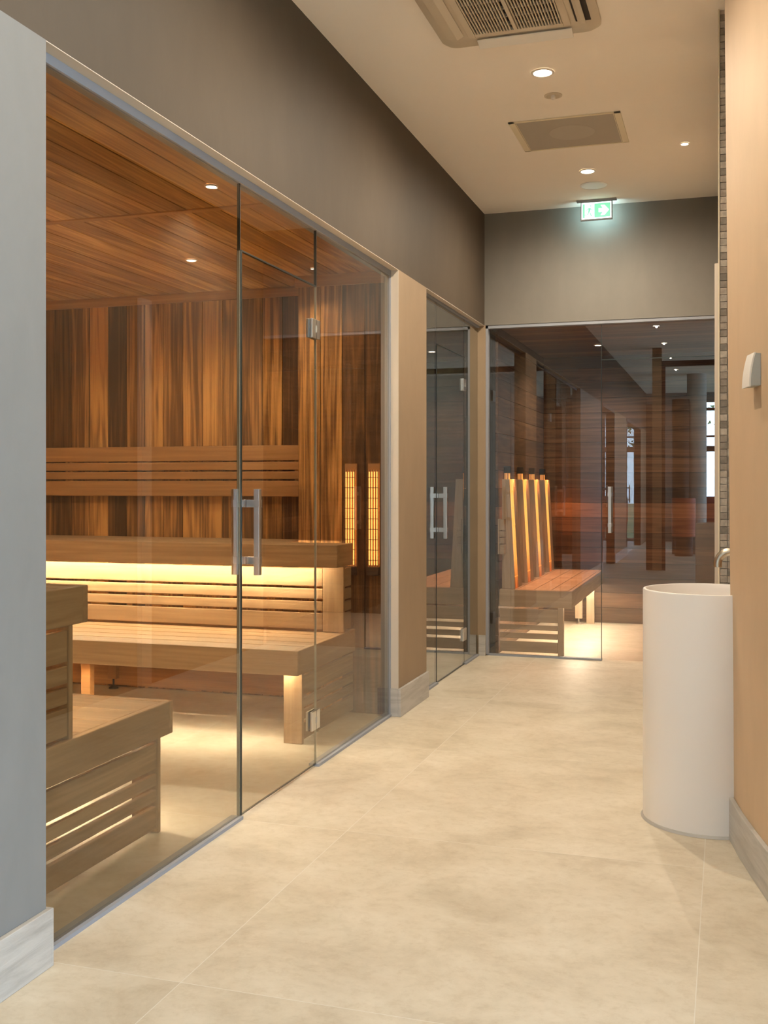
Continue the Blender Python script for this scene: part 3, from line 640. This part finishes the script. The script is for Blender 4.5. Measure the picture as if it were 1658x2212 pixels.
# ------------------------------------------------------------------ ceiling fittings
def ceiling_ac():
    x0, x1, y0, y1 = -1.195, -0.505, 3.93, 4.64; z = CEIL; cx = (x0+x1)/2
    t = thing('air_conditioner', (cx, (y0+y1)/2, z), 'cream ceiling cassette air conditioner with slotted grille and open flaps', 'air conditioner')
    # outer rounded panel ring
    def rr(x0, x1, y0, y1, r, n=6):
        p = []
        for cx_, cy_, a0 in ((x1-r, y1-r, 0), (x0+r, y1-r, 90), (x0+r, y0+r, 180), (x1-r, y0+r, 270)):
            for i in range(n+1):
                a = math.radians(a0+90*i/n); p.append((cx_+r*math.cos(a), cy_+r*math.sin(a)))
        return p
    bm = bmesh.new(); loops = []
    for (m_, zz, r) in ((0, z, 0.06), (0.0, z-0.018, 0.06), (0.02, z-0.032, 0.05), (0.155, z-0.034, 0.02), (0.155, z-0.012, 0.02)):
        loops.append([bm.verts.new((px, py, zz)) for px, py in rr(x0+m_, x1-m_, y0+m_*0.7, y1-m_*0.9 if m_ else y1, r)])
    for a, b_ in zip(loops, loops[1:]):
        for i in range(len(a)):
            j = (i+1) % len(a); bm.faces.new((a[i], a[j], b_[j], b_[i]))
    bmesh.ops.recalc_face_normals(bm, faces=bm.faces[:]); b = B(); b.bm.free(); b.bm = bm
    b.ob('frame', M['cream_ac'], t, 0, True)
    gx0, gx1, gy0, gy1 = -1.030, -0.652, 4.04, 4.485
    B().box(gx0-0.02, gx1+0.02, y0+0.06, gy1+0.05, z-0.012, z-0.004).ob('filter', 'dark', t)
    b = B(); b.box(gx0-0.03, gx0, gy0-0.03, gy1+0.03, z-0.042, z-0.026).box(gx1, gx1+0.03, gy0-0.03, gy1+0.03, z-0.042, z-0.026)
    b.box(gx0, gx1, gy1, gy1+0.03, z-0.042, z-0.026).box(gx0, gx1, gy0-0.03, gy0, z-0.042, z-0.026).box(cx-0.008, cx+0.008, gy0, gy1, z-0.044, z-0.026)
    b.ob('grille_frame', M['cream_ac'], t, 0.002)
    b = B(); n = 30
    for i in range(n):
        x = gx0+(gx1-gx0)*(i+0.5)/n
        if abs(x-cx) > 0.01: b.box(x-0.0026, x+0.0026, gy0, gy1, z-0.042, z-0.034)
    b.ob('grille_slats', M['cream_ac'], t)
    b = B()
    for k in range(6): b.box(gx0, gx1, gy0+0.03+k*0.075, gy0+0.04+k*0.075, z-0.030, z-0.018)
    b.ob('grille_bars', 'mesh2', t)
    R = Matrix.Rotation(math.radians(38), 3, 'X')
    B().box(gx0+0.0, gx1+0.03, gy1+0.055, gy1+0.115, z-0.046, z-0.040, Matrix.Rotation(math.radians(-14), 3, 'X'), (cx, gy1+0.055, z-0.04)).ob('flap', 'white', t, 0.002)
    # side outlets: dark slot and curved flap
    for sx, gx in ((-1, gx0-0.04), (1, gx1+0.04)):
        B().box(gx+sx*0.012, gx+sx*0.075, gy0-0.02, gy1+0.01, z-0.0365, z-0.0345).ob('outlet_slot', 'dark' if sx > 0 else 'mesh2', t)
        pts = [(gx+sx*0.020, z-0.038), (gx+sx*0.036, z-0.047), (gx+sx*0.055, z-0.050), (gx+sx*0.055, z-0.047), (gx+sx*0.037, z-0.044), (gx+sx*0.022, z-0.036)]
        if sx < 0: pts = [(gx+sx*0.008, z-0.038), (gx+sx*0.036, z-0.052), (gx+sx*0.080, z-0.044), (gx+sx*0.080, z-0.040), (gx+sx*0.037, z-0.048), (gx+sx*0.010, z-0.036)]
        B().extr([(px, gy0-0.02, pz) for px, pz in pts], (0, gy1+0.03-gy0, 0)).ob('flap', M['cream_ac'], t)
M['cream_ac'] = simple('cream plastic', (0.64, 0.56, 0.44), 0.45)
ceiling_ac()
CG = 'corridor ceiling downlights'
for (x, y, lab, r) in ((-0.837, 5.095, 'large corridor downlight between air conditioner and ceiling panel', 0.043),
                       (-0.833, 6.787, 'corridor downlight beyond the square ceiling panel, near the exit sign', 0.040)):
    downlight(x, y, CEIL, r, lab, CG, watts=DOWN_W*0.82, size=176, blend=0.85)
downlight(-0.233, 6.41, CEIL, 0.020, 'smallest corridor downlight near the mosaic strip', CG, watts=14, size=110)
for y in (3.4, 1.7, 0.0, -1.8, -3.6):
    downlight(-0.835, y, CEIL, 0.043, {3.4: 'corridor downlight just before the air conditioner', 1.7: 'corridor downlight above the near end of the sauna glass', 0.0: 'corridor downlight straight above the viewpoint', -1.8: 'first downlight behind the viewpoint', -3.6: 'second downlight behind the viewpoint, by the lounge columns'}[y], CG, watts=DOWN_W*{3.4: 0.7, 1.7: 0.35}.get(y, 0.2), size=176, blend=0.85)
t = thing('sprinkler', (-0.836, 5.415, CEIL), 'small round recessed sprinkler just beyond the large downlight', 'sprinkler')
B().lathe(-0.836, 5.415, [(0.045, CEIL-0.0005), (0.045, CEIL-0.004), (0.034, CEIL-0.006), (0.028, CEIL-0.002), (0.012, CEIL-0.003)], 32).ob('ring', 'cream_ac', t, 0, True)
B().lathe(-0.836, 5.415, [(0.012, CEIL-0.002), (0.012, CEIL-0.016), (0.005, CEIL-0.022), (0, CEIL-0.022)], 20).ob('nozzle', 'white', t, 0, True)
x0, x1, y0, y1 = -1.133, -0.535, 5.745, 6.275
t = thing('ceiling_panel', ((x0+x1)/2, (y0+y1)/2, CEIL), 'rectangular cream framed grey mesh panel in the ceiling', 'ceiling grille')
b = B(); fw = 0.034
b.box(x0, x1, y0, y0+fw*0.5, CEIL-0.006, CEIL-0.0005).box(x0, x1, y1-fw*0.4, y1, CEIL-0.006, CEIL-0.0005).box(x0, x0+fw, y0, y1, CEIL-0.006, CEIL-0.0005).box(x1-fw, x1, y0, y1, CEIL-0.006, CEIL-0.0005)
b.ob('frame', 'cream', t, 0.001)
b = B(); b.box(x0+fw+0.003, x0+fw+0.006, y0+fw*.5, y1-fw*.4, CEIL-0.005, CEIL-0.001).box(x1-fw-0.006, x1-fw-0.003, y0+fw*.5, y1-fw*.4, CEIL-0.005, CEIL-0.001)
b.ob('frame_line', 'cream', t)
B().box(x0+fw, x1-fw, y0+fw*0.5, y1-fw*0.4, CEIL-0.003, CEIL-0.0005).ob('mesh_sheet', 'mesh', t)
B().lathe((x0+x1)/2+0.01, 6.01, [(0.125, CEIL-0.003), (0.125, CEIL-0.0036), (0, CEIL-0.0036)], 40).ob('speaker_disc', 'mesh2', t)
t = thing('ceiling_speaker', (-0.835, 7.124, CEIL), 'round bluish white speaker cover beside the exit sign', 'ceiling speaker')
B().lathe(-0.835, 7.124, [(0.088, CEIL-0.0005), (0.088, CEIL-0.004), (0.080, CEIL-0.007)], 48).ob('rim', 'smoke', t, 0, True)
B().lathe(-0.835, 7.124, [(0.080, CEIL-0.006), (0, CEIL-0.006)], 48).ob('cover', 'smoke', t)
# exit sign
def exit_sign():
    x0, x1, z0, z1, y = -0.965, -0.750, 3.068, 3.192, 7.49
    t = thing('exit_sign', ((x0+x1)/2, y, 3.2), 'lit green and white exit sign with running figure and arrow', 'exit sign')
    B().box(x0-0.028, x1+0.028, y-0.014, y+0.014, CEIL-0.014, CEIL).ob('ceiling_bracket', 'alu', t, 0.002)
    b = B(); e = 0.006
    b.box(x0, x0+e, y-0.010, y+0.010, z0, z1+0.006).box(x1-e, x1, y-0.010, y+0.010, z0, z1+0.006).box(x0+e, x1-e, y-0.010, y+0.010, z0, z0+0.008).box(x0+e, x1-e, y-0.010, y+0.010, z1-0.002, z1+0.006)
    b.ob('frame', 'alu', t)
    B().box(x0+e, x1-e, y-0.008, y+0.008, z0+0.008, z1-0.002).ob('light_panel', M['sign_white'], t)
    W = x1-x0-2*e; Hh = z1-z0-0.010; ox = x0+e; oz = z0+0.008
    def poly(b, pts, yy=y-0.0088):
        b.extr([(ox+W*u, yy, oz+Hh*v) for u, v in pts], (0, 0.0008, 0))
    g = B(); poly(g, [(0.43, 0.08), (0.96, 0.08), (0.96, 0.92), (0.43, 0.92)])
    g.ob('green_field', M['sign_green'], t)
    g = B(); poly(g, [(0.04, 0.08), (0.105, 0.08), (0.105, 0.92), (0.04, 0.92)]); g.ob('green_bar', M['sign_green'], t)
    p = B()
    cx, cz = 0.305, 0.80
    poly(p, [(cx+0.020*math.cos(a*math.pi/5), cz+0.042*math.sin(a*math.pi/5)) for a in range(10)])
    poly(p, [(0.235, 0.66), (0.30, 0.68), (0.315, 0.63), (0.275, 0.44), (0.225, 0.46)])
    poly(p, [(0.235, 0.66), (0.18, 0.60), (0.155, 0.52), (0.172, 0.50), (0.195, 0.57), (0.24, 0.61)])
    poly(p, [(0.30, 0.67), (0.345, 0.57), (0.40, 0.56), (0.40, 0.53), (0.335, 0.535), (0.285, 0.62)])
    poly(p, [(0.225, 0.46), (0.255, 0.45), (0.225, 0.26), (0.105, 0.255), (0.105, 0.285), (0.205, 0.295)])
    poly(p, [(0.25, 0.46), (0.275, 0.46), (0.355, 0.18), (0.33, 0.15), (0.315, 0.18)])
    p.ob('running_figure', M['sign_green'], t)
    a = B(); poly(a, [(0.57, 0.38), (0.71, 0.38), (0.64, 0.20), (0.77, 0.20), (0.92, 0.50), (0.77, 0.80), (0.64, 0.80), (0.71, 0.62), (0.57, 0.62)], y-0.0098)
    a.ob('arrow', M['sign_white'], t)
M['sign_white'] = emit('sign white', (0.84, 1.0, 0.98), 0.95); M['sign_green'] = emit('sign green', (0.20, 0.66, 0.40), 0.62)
exit_sign()
l = bpy.data.lights.new('exit_sign_glow', 'AREA'); l.shape = 'RECTANGLE'; l.size = 0.20; l.size_y = 0.11; l.energy = 0.45; l.color = (0.55, 0.93, 1.0)
o = bpy.data.objects.new('exit_sign_glow', l); o.location = (-0.857, 7.505, 3.13); o.rotation_euler = (math.radians(90), 0, 0); COL.objects.link(o)

# ------------------------------------------------------------------ basin, tap, thermostat
BCX, BCY, BR, BH = -0.068, 4.185, 0.237, 0.857
t = thing('wash_basin', (BCX, BCY, 0), 'tall white cylindrical freestanding wash basin beside the curved wall', 'wash basin')
B().lathe(BCX, BCY, [(0, 0.001), (BR, 0.001), (BR, 0.30), (BR, BH-0.006), (BR-0.002, BH-0.001), (BR-0.006, BH), (BR-0.010, BH), (BR-0.013, BH-0.003), (BR-0.016, BH-0.03), (BR-0.035, BH-0.105), (BR-0.09, BH-0.132), (0.03, BH-0.140), (0, BH-0.140)], 128).ob('body', 'basin', t, 0, True)
B().lathe(BCX, BCY, [(0.03, BH-0.139), (0.028, BH-0.134), (0, BH-0.134)], 24).ob('drain', 'nickel', t, 0, True)
B().lathe(BCX, BCY, [(BR, 0.010), (BR+0.006, 0.003), (BR+0.008, 0.0005), (BR-0.02, 0.0005)], 96).ob('sealant_bead', 'skirt', t, 0, True)
t = thing('wall_tap', (0.23, BCY, 1.0), 'brushed nickel wall tap curving down over the white basin', 'tap')
pts = [(0.225, BCY, 0.998), (0.10, BCY, 0.998), (0.012, BCY, 0.998)]
for i in range(1, 10):
    a = math.radians(90*i/9); pts.append((0.012-0.045*math.sin(a), BCY, 0.998-0.045+0.045*math.cos(a)))
pts.append((-0.033, BCY, 0.940))
B().tube(pts, 0.0148, 24).ob('spout', 'nickel', t, 0, True)
b = B(); b.tube([(0.2295, BCY, 0.998), (0.222, BCY, 0.998)], 0.032, 32); b.ob('wall_rosette', 'nickel', t, 0, True)
# thermostat on the curved wall
def thermostat():
    y = 3.565; P0 = Vector((0.094, y)); tdir = Vector((0.15, -0.98)).normalized() # along wall towards camera
    tdir = (Vector((0.132, 3.40))-Vector((0.088, 3.60))).normalized(); nrm = Vector((tdir.y, -tdir.x))
    if nrm.x > 0: nrm = -nrm
    base = Vector((0.0835, 3.60))
    t = thing('thermostat', (base.x, base.y, 1.55), 'small white wedge-shaped thermostat on the sand coloured right wall', 'thermostat')
    z0, z1 = 1.553, 1.655; wd = 0.088
    def prof(d0, d1, grow=0.0):
        out = [];
        for i in range(9):
            f = i/8; z = z0-grow+(z1-z0+2*grow)*f; d = 0.034-0.016*f**2.0
            out.append((d, z))
        return out
    pr = prof(0, 0)
    def at(d, s, z): p = base+nrm*d+tdir*s; return (p.x, p.y, z)
    body = [at(0.004, 0, z0+0.002)]+[at(d, 0, z) for d, z in pr]+[at(0.004, 0, z1-0.001)]
    B().extr(body, (tdir.x*wd, tdir.y*wd, 0)).ob('body', 'device_side', t)
    B().box(-0.001, 0.001, -0.001, 0.001, 0, 0.001).bm.free()
    pr2 = prof(0, 0, 0.002)
    sh = [at(d, -0.001, z) for d, z in pr2]+[at(d+0.006, -0.001, z) for d, z in pr2[::-1]]
    B().extr(sh, (tdir.x*(wd+0.002), tdir.y*(wd+0.002), 0)).ob('cover', 'white', t, 0.001)
    bk = [at(-0.004, 0.002, z0+0.004), at(0.004, 0.002, z0+0.004), at(0.004, 0.002, z1-0.004), at(-0.004, 0.002, z1-0.004)]
    B().extr(bk, (tdir.x*(wd-0.004), tdir.y*(wd-0.004), 0)).ob('back_plate', 'black', t)
thermostat()

# ------------------------------------------------------------------ lounge behind the camera (seen in the glass)
M['lawn'] = simple('grass', (0.10, 0.16, 0.04), 0.9); M['leaf'] = simple('leaves', (0.10, 0.16, 0.04), 0.8); M['bark'] = simple('bark', (0.08, 0.06, 0.045), 0.9)
# window walls
b = B()
b.box(-5.2, 6.2, -8.7, -8.58, 3.0, CEIL).box(-5.2, 6.2, -8.7, -8.58, 0, 0.06).box(-1.68, -0.5, -8.7, -8.58, 0.06, 3.0).box(0.33, 1.1, -8.7, -8.58, 0.06, 3.0)
struct('wall_back', b, 'plaster_end', 'sill and head of the window wall behind the lounge', cat='wall')
b = B()
b.box(6.08, 6.2, -8.7, 1.2, 3.0, CEIL).box(6.08, 6.2, -8.7, 1.2, 0, 0.06).box(6.08, 6.2, 0.9, 4.7, 0, CEIL)
struct('wall_far_right', b, 'plaster_end', 'window wall on the lounge right side', cat='wall')
struct('wall_lounge', B().box(0.02, 2.7, -3.6, -3.45, 0, CEIL), 'column', 'pale wall across the lounge right of the corridor', cat='wall')
struct('wall_far_left', B().box(-5.2, -5.1, -8.6, 10.3, 0, CEIL).box(-5.1, -1.80, 0.05, 0.2, 0, CEIL), 'plaster_end', 'outer wall beyond the sauna', cat='wall')
struct('wall_north', B().box(-5.2, 6.2, 10.3, 10.4, 0, CEIL).box(0.45, 6.1, 4.66, 4.8, 0, CEIL), 'plaster_end', cat='wall')
struct('wall_screen_pier', B().box(-1.03, -0.90, -0.66, -0.54, 0, CEIL), 'plaster_pier', 'slim plaster pier of the screen behind the viewpoint', cat='wall')
d = thing('door_6', (0.8, -0.6, 0), 'tall dark framed doorway behind the viewpoint', 'doorway', kind='structure')
B().box(-0.899, -0.85, -0.63, -0.57, 0, 3.02).box(-0.85, 2.5, -0.63, -0.57, 2.94, 3.02).ob('door_frame', 'frame', d)
B().box(-1.12, -1.031, -0.63, -0.57, 0, HD).ob('side_stile', 'frame', d)
wf = thing('window_9', (0.5, -8.64, 0.06), 'tall dark framed lounge windows', 'window', kind='structure')
b = B(); x = -5.1
while x < 6.2: b.box(x-0.035, x+0.035, -8.68, -8.60, 0.06, 3.0); x += 1.25
for z, q in ((2.0, 0.06), (2.27, 0.02), (2.85, 0.03)): b.box(-5.1, 6.1, -8.66, -8.62, z-q, z+q)
b.ob('window_frame', 'frame', wf)
B().box(-5.1, 6.1, -8.645, -8.635, 0.06, 3.0).ob('glass_panel', 'glass_clear', wf)
wf = thing('window_10', (6.14, -3.6, 0.06), 'tall dark framed side windows of the lounge', 'window', kind='structure')
b = B(); y = -8.6
while y < 1.0: b.box(6.10, 6.18, y-0.035, y+0.035, 0.06, 3.0); y += 1.3
b.ob('window_frame', 'frame', wf)
B().box(6.135, 6.145, -8.6, 0.9, 0.06, 3.0).ob('glass_panel', 'glass_clear', wf)
struct('floor_outside', B().box(-40, 40, -60, -8.72, -0.3, -0.12), 'lawn', 'lawn outside the lounge windows', cat='lawn')
# dark frames of openings in the left wall behind the camera
for i, (ya, yb) in enumerate(((0.05, -1.7), (-3.8, -7.0))):
    d = thing('door_%d' % (4+i), (-1.74, (ya+yb)/2, 0), ('dark framed lounge opening nearest the sauna', 'dark framed lounge opening by the windows')[i], 'opening', kind='structure')
    b = B(); b.box(-1.81, XW+0.006, ya-0.05, ya, 0, HD).box(-1.81, XW+0.006, yb, yb+0.05, 0, HD).box(-1.81, XW+0.006, yb, ya, HD-0.05, HD)
    b.ob('door_frame', 'frame', d)
    B().box(-1.745, -1.735, yb+0.05, ya-0.05, 0.01, HD-0.05).ob('glass_panel', 'glass_clear', d)
    handle(d, 'x', ya-0.7, 0.905, 1.230, -1.688, -1.780, -1.74)
t = thing('column', (-0.52, -4.6, 0), 'pale round column in the lounge', 'column', kind=None)
B().lathe(-0.52, -4.6, [(0.17, 0.0), (0.17, CEIL)], 40).ob('shaft', 'column', t, 0, True)
B().lathe(-0.52, -4.6, [(0.185, 0.0), (0.185, 0.15), (0.17, 0.15)], 40).ob('base', 'skirt', t, 0, True)
t = thing('column', (-0.79, -4.4, 0), 'taupe round column beside the pale one in the lounge', 'column')
B().lathe(-0.79, -4.4, [(0.15, 0.0), (0.15, 2.75), (0.0, 2.75)], 40).ob('shaft', 'plaster_head', t, 0, True)
t = thing('stand_in_drum', (-0.72, -3.9, 0), 'glow-red drum cabinet added before the taupe lounge column', 'stand-in')  # made-up drum, placed to give the red patch in the glass
B().lathe(-0.72, -3.9, [(0, 0.34), (0.20, 0.34), (0.20, 1.0), (0, 1.0)], 40).ob('body', 'drum', t, 0, True)
B().lathe(-0.72, -3.9, [(0, 0.001), (0.15, 0.001), (0.15, 0.34)], 40).ob('plinth', 'plaster_head', t, 0, True)
def sofa(x, label):
    t = thing('lounge_chair', (x, -8.0, 0), label, 'lounge chair', 'red lounge chairs by the windows')
    B().box(x-0.35, x+0.35, -8.3, -7.7, 0.32, 0.46).ob('seat', 'red', t, 0.04)
    B().box(x-0.35, x+0.35, -8.42, -8.28, 0.40, 0.98).ob('backrest', 'red', t, 0.04)
    for sx in (-0.3, 0.3):
        for yy in (-8.3, -7.75): B().tube([(x+sx, yy, 0), (x+sx, yy, 0.34)], 0.012, 8).ob('leg', 'black', t)
for x, lab in ((-0.15, 'red lounge chair directly behind the column'), (0.95, 'red lounge chair further right by the windows'), (-2.4, 'red lounge chair behind the left wall opening')): sofa(x, lab)
def tree(x, y, s, label):
    t = thing('tree', (x, y, -0.12), label, 'tree', 'trees outside the lounge')
    B().tube([(x, y, -0.12), (x+0.05, y, 1.5*s), (x-0.05, y, 3.0*s)], 0.10*s, 10).ob('trunk', 'bark', t)
    b = B(); rnd = random.Random(int(x*10))
    for i in range(260):
        a = rnd.random()*6.28; r = rnd.random()**0.5*1.0*s; z = 1.4*s+rnd.random()*2.6*s; q = 0.10*s
        r *= 1-abs((z/s-2.6))/1.9
        c = Vector((x+r*math.cos(a), y+r*math.sin(a), z)); n = [c+Vector((rnd.uniform(-q, q), rnd.uniform(-q, q), rnd.uniform(-q, q))) for _ in range(3)]
        vs3 = [b.bm.verts.new(v) for v in n]; b.bm.faces.new(vs3)
    b.ob('crown', 'leaf', t)
tree(-3.2, -16, 1.2, 'green tree outside the lounge windows, left'); tree(0.6, -22, 1.4, 'green tree outside the lounge windows, right')
